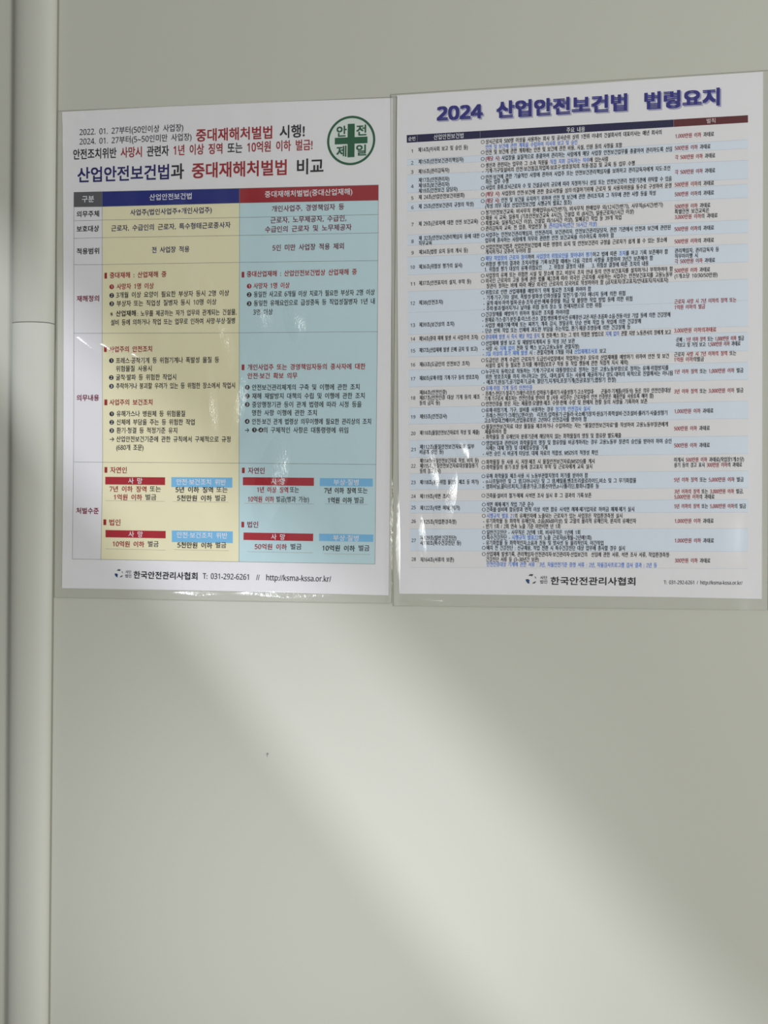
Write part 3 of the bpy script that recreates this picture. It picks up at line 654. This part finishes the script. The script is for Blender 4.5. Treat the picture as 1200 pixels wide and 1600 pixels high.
def film_material(name, spots):
    """clear laminate: see-through with a glossy face, crinkled where it has lifted"""
    m = bpy.data.materials.new(name)
    m.use_nodes = True
    nt = m.node_tree; N = nt.nodes; L = nt.links
    N.clear()
    out = N.new('ShaderNodeOutputMaterial')
    mix = N.new('ShaderNodeMixShader'); tr = N.new('ShaderNodeBsdfTransparent'); gl = N.new('ShaderNodeBsdfGlossy')
    tr.inputs[0].default_value = (0.985, 0.985, 0.98, 1)
    gl.inputs['Roughness'].default_value = 0.19
    fr = N.new('ShaderNodeFresnel')
    ge = N.new('ShaderNodeNewGeometry')               # same reflectance from either side of the thin sheet
    ior = N.new('ShaderNodeMapRange'); ior.inputs['To Min'].default_value = 1.5; ior.inputs['To Max'].default_value = 1 / 1.5
    L.new(ge.outputs['Backfacing'], ior.inputs['Value']); L.new(ior.outputs[0], fr.inputs['IOR'])
    tc = N.new('ShaderNodeTexCoord')
    total = None
    for (x, z, rx, rz, ang) in spots:                 # soft elliptical patches of lifted film
        sub = N.new('ShaderNodeMapping'); sub.vector_type = 'TEXTURE'
        sub.inputs['Location'].default_value = (x / 1000, 0, z / 1000)
        sub.inputs['Rotation'].default_value = (0, math.radians(ang), 0)
        sub.inputs['Scale'].default_value = (rx / 1000, 1.0, rz / 1000)
        L.new(tc.outputs['Object'], sub.inputs['Vector'])
        ln = N.new('ShaderNodeVectorMath'); ln.operation = 'LENGTH'
        L.new(sub.outputs[0], ln.inputs[0])
        mr = N.new('ShaderNodeMapRange'); mr.inputs['From Min'].default_value = 1.0; mr.inputs['From Max'].default_value = 0.0
        mr.inputs['To Max'].default_value = 0.40 * min(rx, rz, 13) / 1000          # height of the lifted blister, metres
        L.new(ln.outputs['Value'], mr.inputs['Value'])
        if total is None: total = mr.outputs[0]
        else:
            mx = N.new('ShaderNodeMath'); mx.operation = 'MAXIMUM'
            L.new(total, mx.inputs[0]); L.new(mr.outputs[0], mx.inputs[1]); total = mx.outputs[0]
    mp = N.new('ShaderNodeMapping'); mp.inputs['Scale'].default_value = (1.0, 1.0, 0.4)
    L.new(tc.outputs['Object'], mp.inputs['Vector'])
    n1 = N.new('ShaderNodeTexNoise'); n1.inputs['Scale'].default_value = 260; n1.inputs['Detail'].default_value = 4; n1.inputs['Roughness'].default_value = 0.6
    L.new(mp.outputs[0], n1.inputs['Vector'])
    ad = N.new('ShaderNodeMath'); ad.operation = 'MULTIPLY_ADD'; ad.inputs[1].default_value = 0.4; ad.inputs[2].default_value = 0.8
    L.new(n1.outputs['Fac'], ad.inputs[0])
    mul = N.new('ShaderNodeMath'); mul.operation = 'MULTIPLY'
    L.new(ad.outputs[0], mul.inputs[0]); L.new(total, mul.inputs[1])
    n3 = N.new('ShaderNodeTexNoise'); n3.inputs['Scale'].default_value = 620; n3.inputs['Detail'].default_value = 3   # fine crinkles on the blister
    L.new(mp.outputs[0], n3.inputs['Vector'])
    m3 = N.new('ShaderNodeMath'); m3.operation = 'MULTIPLY'; L.new(n3.outputs['Fac'], m3.inputs[0]); L.new(total, m3.inputs[1])
    a3 = N.new('ShaderNodeMath'); a3.operation = 'MULTIPLY_ADD'; a3.inputs[1].default_value = 0.25
    L.new(m3.outputs[0], a3.inputs[0]); L.new(mul.outputs[0], a3.inputs[2])
    n2 = N.new('ShaderNodeTexNoise'); n2.inputs['Scale'].default_value = 14; n2.inputs['Detail'].default_value = 2
    L.new(mp.outputs[0], n2.inputs['Vector'])
    mul2 = N.new('ShaderNodeMath'); mul2.operation = 'MULTIPLY_ADD'; mul2.inputs[1].default_value = 0.006
    L.new(n2.outputs['Fac'], mul2.inputs[0]); L.new(a3.outputs[0], mul2.inputs[2])
    bp = N.new('ShaderNodeBump'); bp.inputs['Strength'].default_value = 1.0; bp.inputs['Distance'].default_value = 1.0
    L.new(mul2.outputs[0], bp.inputs['Height'])
    L.new(bp.outputs[0], gl.inputs['Normal'])
    fx = N.new('ShaderNodeMath'); fx.operation = 'MULTIPLY'; fx.use_clamp = True; fx.inputs[1].default_value = 1.7   # both faces of the film reflect
    L.new(fr.outputs[0], fx.inputs[0]); L.new(fx.outputs[0], mix.inputs[0]); L.new(tr.outputs[0], mix.inputs[1]); L.new(gl.outputs[0], mix.inputs[2])
    L.new(mix.outputs[0], out.inputs['Surface'])
    return m

# ------------------------------------------------------------------ helpers
def link(name, data, parent=None, **props):
    o = bpy.data.objects.new(name, data)
    COL.objects.link(o)
    if parent is not None: o.parent = parent
    for k, v in props.items(): o[k] = v
    return o

def mesh(name, verts, faces, mats, idx=None, smooth=False):
    me = bpy.data.meshes.new(name)
    me.from_pydata(verts, [], faces)
    for m in mats: me.materials.append(m)
    if idx: me.polygons.foreach_set('material_index', idx)
    if smooth: me.polygons.foreach_set('use_smooth', [True] * len(me.polygons))
    me.update()
    return me

def boxes(name, specs, m, parent=None, bevel=0.0, **props):
    bm = bmesh.new()
    for (x0, x1, y0, y1, z0, z1) in specs:
        r = bmesh.ops.create_cube(bm, size=1)
        for v in r['verts']:
            v.co = Vector(((x0 + x1) / 2 + v.co.x * (x1 - x0), (y0 + y1) / 2 + v.co.y * (y1 - y0), (z0 + z1) / 2 + v.co.z * (z1 - z0)))
    if bevel: bmesh.ops.bevel(bm, geom=bm.edges[:], offset=bevel, segments=2, affect='EDGES')
    me = bpy.data.meshes.new(name); bm.to_mesh(me); bm.free()
    me.materials.append(m)
    return link(name, me, parent, **props)

# ------------------------------------------------------------------ the setting
wall = boxes('wall_back', [(-1.6, 1.6, 0.0, 0.08, 0.0, 3.6)], M_WALL, kind='structure')
# tiny dirty drip mark on the paint
bx, bz = -0.1928, 1.2164
pts = [(-1.2, .9), (-.5, 1.5), (.3, 1.2), (1.0, 1.3), (1.5, .5), (1.2, -.4), (.5, -.9), (.2, -1.2), (-.1, -3.0), (-.4, -4.2), (-.7, -2.6), (-.9, -.9), (-1.4, 0)]
link('dirt_spot', mesh('dirt_spot', [(bx + px_ * 0.00075, -0.0002, bz + pz * 0.00075) for px_, pz in pts], [list(range(len(pts)))[::-1]], [M_STAIN]), wall, label='small grey dirt mark')
boxes('floor', [(-1.6, 1.6, -4.2, 0.0, -0.06, 0.0)], M_FLOOR, kind='structure')
SX = -1.5                                              # unseen left wall, added with a high strip opening to shape the sunbeam
ZS = 2.7927
boxes('beam_wall_left', [(SX - 0.1, SX, -4.2, 0, 0, ZS), (SX - 0.1, SX, -4.2, 0, 3.5, 3.6), (SX - 0.1, SX, -4.2, -3.7, ZS, 3.5), (SX - 0.1, SX, -1.1, 0, ZS, 3.5)], M_SIDE, kind='structure')
slot = boxes('beam_slot', [(SX - 0.07, SX - 0.03, -3.7, -3.66, ZS, 3.5), (SX - 0.07, SX - 0.03, -1.14, -1.1, ZS, 3.5), (SX - 0.07, SX - 0.03, -3.66, -1.14, 3.46, 3.5)], M_SIDE, kind='structure')  # frame of the added beam opening, out of view
e0 = Vector((-1.75, -2.8472, 3.3038))                  # outer edge of an unseen slab added to cut the sunbeam's upper side
ea = e0 + Vector((-0.122, 1, 0)) * 2.3; eb = e0 - Vector((-0.122, 1, 0)) * 0.95
cv = [(ea.x, ea.y, e0.z), (SX - 0.1, ea.y, e0.z), (SX - 0.1, eb.y, e0.z), (eb.x, eb.y, e0.z)]
cv += [(x, y, z + 1.2) for x, y, z in cv]
link('beam_cutoff', mesh('beam_cutoff', cv, [(0, 1, 2, 3), (7, 6, 5, 4), (0, 4, 5, 1), (1, 5, 6, 2), (2, 6, 7, 3), (3, 7, 4, 0)], [M_SIDE]), slot)

# ------------------------------------------------------------------ conduit cover: two lengths of half-round channel, butt-jointed
CX, CA, CH = -0.4124, 0.0193, 0.0125
def conduit(z0, z1, label):
    root = link('conduit_cover', None, label=label, category='conduit cover', group='lengths of conduit cover')
    root.location = (CX, 0, z0)
    n = 40; prof = []
    for i in range(n + 1):
        t = math.pi * i / n
        cx_, sx_ = -math.cos(t), math.sin(t)
        prof.append((CA * math.copysign(abs(cx_) ** 0.92, cx_), -0.0016 - (CH - 0.0016) * sx_ ** 0.85))
    prof = [(-CA, -0.0006)] + prof + [(CA, -0.0006)]
    inner = [(x * 0.93, y * 0.86) for x, y in prof]
    ring = prof + inner[::-1]
    k = len(ring); h = z1 - z0
    lev = [0, 0.0006, h - 0.0006, h]
    vs = []
    for li, z in enumerate(lev):
        s = 0.985 if li in (0, 3) else 1.0
        vs += [(x * s, y * s, z) for x, y in ring]
    fs = []
    for li in range(3):
        for i in range(k):
            j = (i + 1) % k
            fs.append((li * k + i, li * k + j, (li + 1) * k + j, (li + 1) * k + i))
    m = len(prof)
    for i in range(m - 1):                              # end faces between outer and inner skin
        a, b, c, d = i, i + 1, k - 2 - i, k - 1 - i
        fs.append((a, d, c, b)); o = 3 * k; fs.append((o + a, o + b, o + c, o + d))
    me = mesh('cover', vs, fs, [M_PVC], smooth=True)
    bm = bmesh.new(); bm.from_mesh(me); bmesh.ops.recalc_face_normals(bm, faces=bm.faces[:]); bm.to_mesh(me); bm.free()
    link('cover', me, root)
    boxes('base_strip', [(-CA - 0.0004, CA + 0.0011, -0.0009, -0.0001, 0.0, h)], M_DARK, root, label='dark backing strip showing along the right edge')
ZJ = 1.5912
conduit(0.0, ZJ - 0.00025, 'pale grey half-round conduit cover running down to the floor, below the joint line')
conduit(ZJ + 0.00025, 2.9, 'pale grey half-round conduit cover on the wall, the length above the joint line')

# ------------------------------------------------------------------ printing
class Print:
    """flat ink on one sheet: polygons, rings and lines of text collected into ONE mesh"""
    all = []
    def __init__(self, name, parent, label=None):
        self.name, self.parent, self.label = name, parent, label
        self.v, self.f, self.m, self.mats = [], [], [], []
        self.texts = []
        Print.all.append(self)
    def mi(self, k):
        if k not in self.mats: self.mats.append(k)
        return self.mats.index(k)
    def poly(self, pts, col, off):
        b = len(self.v)
        self.v += [(x / 1000, -off / 1000, z / 1000) for x, z in pts]
        n = len(pts)
        a = sum(pts[i][0] * pts[(i + 1) % n][1] - pts[(i + 1) % n][0] * pts[i][1] for i in range(n))
        f = list(range(b, b + n))
        self.f.append(f if a > 0 else f[::-1]); self.m.append(self.mi(col))
    def rect(self, x0, z0, x1, z1, col, off): self.poly([(x0, z0), (x1, z0), (x1, z1), (x0, z1)], col, off)
    def seg(self, a, b, w, col, off):
        dx, dz = b[0] - a[0], b[1] - a[1]; l = math.hypot(dx, dz) or 1; nx, nz = -dz / l * w / 2, dx / l * w / 2
        self.poly([(a[0] - nx, a[1] - nz), (b[0] - nx, b[1] - nz), (b[0] + nx, b[1] + nz), (a[0] + nx, a[1] + nz)], col, off)
    def disc(self, x, z, r, col, off, n=24): self.poly([(x + r * math.cos(2 * math.pi * i / n), z + r * math.sin(2 * math.pi * i / n)) for i in range(n)], col, off)
    def ring(self, x, z, r0, r1, col, off, n=24):
        for i in range(n):
            a, b = 2 * math.pi * i / n, 2 * math.pi * (i + 1) / n
            self.poly([(x + r0 * math.cos(a), z + r0 * math.sin(a)), (x + r1 * math.cos(a), z + r1 * math.sin(a)),
                       (x + r1 * math.cos(b), z + r1 * math.sin(b)), (x + r0 * math.cos(b), z + r0 * math.sin(b))], col, off)
    def text(self, x0, x1, z, h, bold, segs, off=0.46, res=2, space=1.75): self.texts.append((x0, x1, z, h, bold, segs, off, res, space))
    def items(self, L):
        for it in L:
            k = it[0]
            if k == 't': self.text(*it[1:])
            elif k == 'dot':
                _, n, x, z, r, c = it
                self.disc(x, z, r, c, 0.42)
                self.text(x - r * 0.28, x + r * 0.28, z, -r * 1.15, 0.6, [(n, 'w')], 0.48)
            elif k == 'ring': self.ring(it[1], it[2], it[3] * 0.74, it[3], 'k', 0.44, 16)
            elif k == 'bar': self.rect(*it[1:5], it[5], 0.42)
            elif k == 'line': self.seg((it[1], it[3]), (it[2], it[3]), 0.28, 'badge_rule', 0.42)

def plain(t):
    # digits and Latin letters in the plain sans cut that goes with the Hangul face
    out = ''
    for ch in t:
        if '0' <= ch <= '9': out += chr(0x1D7E2 + ord(ch) - 48)
        elif 'A' <= ch <= 'Z': out += chr(0x1D5A0 + ord(ch) - 65)
        elif 'a' <= ch <= 'z': out += chr(0x1D5BA + ord(ch) - 97)
        else: out += ch
    return out

def build_prints():
    # one shared text pass: make every line as a text curve, convert once, then fold into its sheet part
    jobs = []
    def curve(body, idx, off, res, space=1.0):
        cu = bpy.data.curves.new('line', 'FONT')
        cu.space_word = space
        cu.body = body; cu.size = 1.0; cu.offset = off; cu.resolution_u = res
        for i, f in enumerate(cu.body_format): f.material_index = idx[i] if i < len(idx) else 0
        o = bpy.data.objects.new('line', cu); COL.objects.link(o)
        return o
    refs = [curve('한', [0], 0, 2), curve(plain('H'), [0], 0, 2)]
    for p in Print.all:
        for (x0, x1, z, h, bold, segs, off, res, space) in p.texts:
            body = plain(''.join(s for s, c in segs))
            idx = [p.mi(c) for s, c in segs for _ in s]
            wt = 0.012 + bold * 0.017
            jobs.append((p, curve(body, idx, 0.0, res, space), x0, x1, z, h, off, wt * 0.9))
    # material slots so that per-character indices survive
    for p, o, *r in jobs:
        for k in p.mats: o.data.materials.append(INKM[k])
    dg = bpy.context.evaluated_depsgraph_get()
    dg.update()
    def geo(o):
        me = o.evaluated_get(dg).to_mesh()
        vs = [v.co.copy() for v in me.vertices]
        fs = [tuple(f.vertices) for f in me.polygons]; ms = [f.material_index for f in me.polygons]
        o.evaluated_get(dg).to_mesh_clear()
        return vs, fs, ms
    box = []
    for o in refs:
        vs, _, _ = geo(o); ys = [v.y for v in vs]; box.append((min(ys), max(ys)))
    for p, o, x0, x1, z, h, off, extra in jobs:
        vs, fs, ms = geo(o)
        if not vs: continue
        lo, hi = box[0] if h > 0 else box[1]
        s = abs(h) / (hi - lo); mid = (lo + hi) / 2
        mn, mx = min(v.x for v in vs), max(v.x for v in vs)
        sx = (x1 - x0) / max(mx - mn, 1e-6)
        if len(o.data.body) == 1 and h < 0: sx = s; x0 = (x0 + x1) / 2 - (mx - mn) * s / 2   # a lone digit keeps its shape
        # very heavy lettering is struck several times, slightly apart
        e = extra * s
        for q, (du, dv) in enumerate(((0, 0),) if extra == 0 else ((-e, -e), (e, e)) if h < 13 * .6 else ((-e, -e), (e, -e), (-e, e), (e, e))):
            b = len(p.v)
            p.v += [((x0 + (v.x - mn) * sx + du) / 1000, -(off + q * 0.004) / 1000, (z + (v.y - mid) * s + dv) / 1000) for v in vs]
            p.f += [tuple(i + b for i in f) for f in fs]; p.m += ms
    for o in [j[1] for j in jobs] + refs:
        cu = o.data; bpy.data.objects.remove(o); bpy.data.curves.remove(cu)
    for p in Print.all:
        me = mesh(p.name, p.v, p.f, [INKM[k] for k in p.mats], p.m)
        p.parent_obj = p.parent.obj if isinstance(p.parent, Print) else p.parent
        p.obj = link(p.name, me, p.parent_obj)
        if p.label: p.obj['label'] = p.label

def poster(name, D, label):
    ox, oz, a = D['frame']
    root = link(name, None, label=label, category='poster')
    root.location = (ox, -0.0002, oz); root.rotation_euler = (0, -a, 0)
    P = [(x / 1000, z / 1000) for x, z in D['paper']]
    n = len(P)
    vs = [(x, -0.0003, z) for x, z in P] + [(x, 0.0, z) for x, z in P]
    fs = [list(range(n))[::-1], list(range(n, 2 * n))] + [(i, (i + 1) % n, n + (i + 1) % n, n + i) for i in range(n)]
    link('paper_sheet', mesh('paper_sheet', vs, fs, [M_PAPER]), root)
    return root

def film(root, corners, spots, seed):
    TL, TR, BR, BL = [Vector(c) / 1000 for c in corners]
    nx, nz = 110, 150
    rnd = random.Random(seed)
    waves = [(rnd.uniform(8, 40), rnd.uniform(8, 40), rnd.uniform(0, 6.28), rnd.uniform(0.3, 1)) for _ in range(9)]
    vs = []
    for j in range(nz + 1):
        for i in range(nx + 1):
            u, v = i / nx, j / nz
            p = TL.lerp(TR, u).lerp(BL.lerp(BR, u), v)
            w = sum(k * math.sin(a * p.x + b * p.y + c) for a, b, c, k in waves) / 9
            e = min(u, 1 - u, v, 1 - v)
            edge = min(1, e / 0.02)
            curl = 0.0004 * (1 - edge) * (0.6 + 0.4 * math.sin(p.x * 60 + p.y * 45))
            vs.append((p.x, -0.00085 - 0.0003 * w * edge - curl, p.y))
    fs = []
    for j in range(nz):
        for i in range(nx):
            q = j * (nx + 1) + i
            fs.append((q, q + nx + 1, q + nx + 2, q + 1))
    bb = [(TL, TR), (TR, BR), (BR, BL), (BL, TL)]
    c0 = (TL + TR + BR + BL) / 4; w = 0.00025
    rv, rf = [], []
    for k, p in enumerate((TL, TR, BR, BL)):            # cut edge of the pouch, a closed thin frame
        q = p + (c0 - p).normalized() * w * 1.4
        rv += [(p.x, -0.0002, p.y), (p.x, -0.0007, p.y), (q.x, -0.0007, q.y), (q.x, -0.0002, q.y)]
    for k in range(4):
        n = (k + 1) % 4
        for t in range(4):
            u = (t + 1) % 4
            rf.append((k * 4 + t, k * 4 + u, n * 4 + u, n * 4 + t))
    link('film_edge', mesh('film_edge', rv, rf, [M_EDGE]), root, label='thin cut edge of the clear film')
    link('laminate_film', mesh('laminate_film', vs, fs, [film_material('laminate_' + str(seed), spots)], smooth=True), root, label='clear glossy laminate film overlapping the sheet edges')
    return root

def association_mark(p, x, z, r):
    def P(pts, c): p.poly([(x + a * r, z + b * r) for a, b in pts], c, 0.44)
    P([(-.5, .62), (-.2, .93), (.22, .95), (.42, .88), (.2, .52), (-.05, .58)], 'logo_grey')
    P([(.62, .5), (.78, .5), (.97, .12), (.8, .14)], 'logo_grey')
    P([(-1, -.05), (-.6, .02), (-.28, -.15), (-.34, -.9), (-.68, -.72), (-.95, -.35)], 'logo_blue')
    P([(.18, -.88), (.46, -.52), (.95, -.36), (.72, -.75)], 'logo_grey')

# ---------------- poster comparing the two laws
cmp_root = poster('law_comparison_poster', LEFT, 'laminated comparison poster with yellow and teal columns and a green cross emblem, beside the conduit')
pr = Print('headline', cmp_root); pr.items(LEFT['head'])
pr = Print('title', cmp_root)
for it in LEFT['title']: pr.text(*it[1:], 0.46, 4)
ex, ez, ek = LEFT['emb']
em = Print('safety_emblem', cmp_root, 'round green and white emblem')
em.disc(ex, ez, 36 * ek, 'emblem_white', 0.36, 64)
g = Print('ring', em); g.ring(ex, ez, 34.8 * ek, 38.4 * ek, 'green', 0.42, 72)
g = Print('cross', em)
a, b = 5.6 * ek, 26 * ek
g.poly([(ex + s * u, ez + t * v) for s, t, u, v in ((-1, 1, a, b), (-1, 1, a, a * .92), (-1, 1, b, a * .92), (-1, -1, b, a * .92), (-1, -1, a, a * .92), (-1, -1, a, b), (1, -1, a, b), (1, -1, a, a * .92), (1, -1, b, a * .92), (1, 1, b, a * .92), (1, 1, a, a * .92), (1, 1, a, b))], 'green', 0.44)
g = Print('lettering', em)
for ch, px_, py_ in (('안', -15.2, 15), ('전', 16.2, 15.5), ('제', -15.2, -16), ('일', 16.2, -15.5)):
    g.text(ex + (px_ - 7.6) * ek, ex + (px_ + 7.6) * ek, ez + py_ * ek, 16 * ek, 1.0, [(ch, 'green')], 0.46, 4)
G = LEFT['grid']
tab = Print('comparison_table', cmp_root)
for r in range(8): 
    for c in range(3): tab.seg(G[r][c], G[r][c + 1], 0.3, 'grid', 0.40)
for c in range(4):
    for r in range(7): tab.seg(G[r][c], G[r + 1][c], 0.3, 'grid', 0.40)
for r in range(7):
    for c in range(3):
        nm = 'header_cell' if r == 0 else ('row_heading_cell' if c == 0 else 'text_cell')
        fill = ('head_grey', 'head_navy', 'head_red')[c] if r == 0 else ('cell_white', 'cell_yellow', 'cell_teal')[c]
        p = Print(nm, tab)
        p.poly([G[r][c], G[r][c + 1], G[r + 1][c + 1], G[r + 1][c]], fill, 0.34)
        its = LEFT['cells'].get((r, c), [])
        p.items([i for i in its if i[0] != 'badge'])
        for i in its:
            if i[0] == 'badge':
                q = Print('penalty_badge', tab)
                q.rect(*i[1:5], i[5], 0.40); q.items([i[6]])
ft = Print('footer', cmp_root); ft.items(LEFT['foot'][2:3])
p = Print('legal_form', ft); p.items(LEFT['foot'][:2])
p = Print('contact_line', ft); p.items(LEFT['foot'][3:])
lg = Print('association_mark', ft); association_mark(lg, *LEFT['logo'])

# ---------------- poster listing the articles of one law
sum_root = poster('law_summary_poster', RIGHT, 'laminated white poster of small print in pale blue rows under a big blue title')
tt = Print('title', sum_root)
for it in RIGHT['title']: tt.text(*it[1:], 0.46, 4, 2.4)
ts = Print('title_shadow', tt, 'pale grey-blue drop shadow')
for it in RIGHT['title']: ts.text(it[1] + 1.15, it[2] + 1.15, it[3] - 1.1, it[4], it[5], [(s, 'title_shadow') for s, c in it[6]], 0.40, 4, 2.4)
G = RIGHT['grid']
hb = Print('header_bar', sum_root)
hb.poly([G[0][0], G[0][4], G[1][4], G[1][0]], 'bar_navy', 0.32)
for c in range(4):
    p = Print('header_cell', hb)
    p.poly([G[0][c], G[0][c + 1], G[1][c + 1], G[1][c]], 'bar_maroon' if c == 3 else 'bar_navy', 0.34)
    p.items([RIGHT['hdr'][c]])
    if c < 3: p.seg(G[0][c + 1], G[1][c + 1], 0.12, 'rule', 0.40)
for r, (blue, num, art, duty, pen) in enumerate(RIGHT['rows']):
    row = Print('table_row', sum_root)
    row.seg(G[r + 2][0], G[r + 2][4], 0.16, 'rule', 0.39)
    for c, (nm, its) in enumerate((('number_cell', num), ('article_cell', art), ('duty_cell', duty), ('penalty_cell', pen))):
        p = Print(nm, row)
        p.poly([G[r + 1][c], G[r + 1][c + 1], G[r + 2][c + 1], G[r + 2][c]], 'row_blue' if blue else 'row_white', 0.34)
        p.items(its)
ft = Print('footer', sum_root); ft.items(RIGHT['foot'][2:3])
p = Print('legal_form', ft); p.items(RIGHT['foot'][:2])
p = Print('contact_line', ft); p.items(RIGHT['foot'][3:])
lg = Print('association_mark', ft); association_mark(lg, *RIGHT['logo'])

build_prints()
Lf, Rf = LEFT['film'], RIGHT['film']
film(cmp_root, (Lf[0], Lf[2], Lf[5], Lf[7]), [(-120, 213, 18, 5, 30), (-95, 207, 20, 5, 25), (-70, 201, 16, 4, 20), (-4, 232, 11, 46, -16), (12, 165, 10, 46, 8), (45, 98, 14, 42, 14), (30, 246, 14, 30, -14), (64, 238, 10, 24, -10), (-11, 160, 8, 44, -4), (-132, 418, 6, 6, 0), (-148, 395, 4, 5, 0), (149, 60, 5, 110, 0), (60, -5, 60, 6, 0), (-20, -5, 30, 4, 0)], 1)
film(sum_root, (Rf[0], Rf[2], Rf[4], Rf[8]), [(-150, 40, 4, 60, 0), (-122, 110, 7, 30, -12), (-108, 78, 9, 34, 10), (-130, 50, 6, 22, -6), (-96, 128, 6, 18, -20), (-128, -5, 18, 5, 0)], 2)
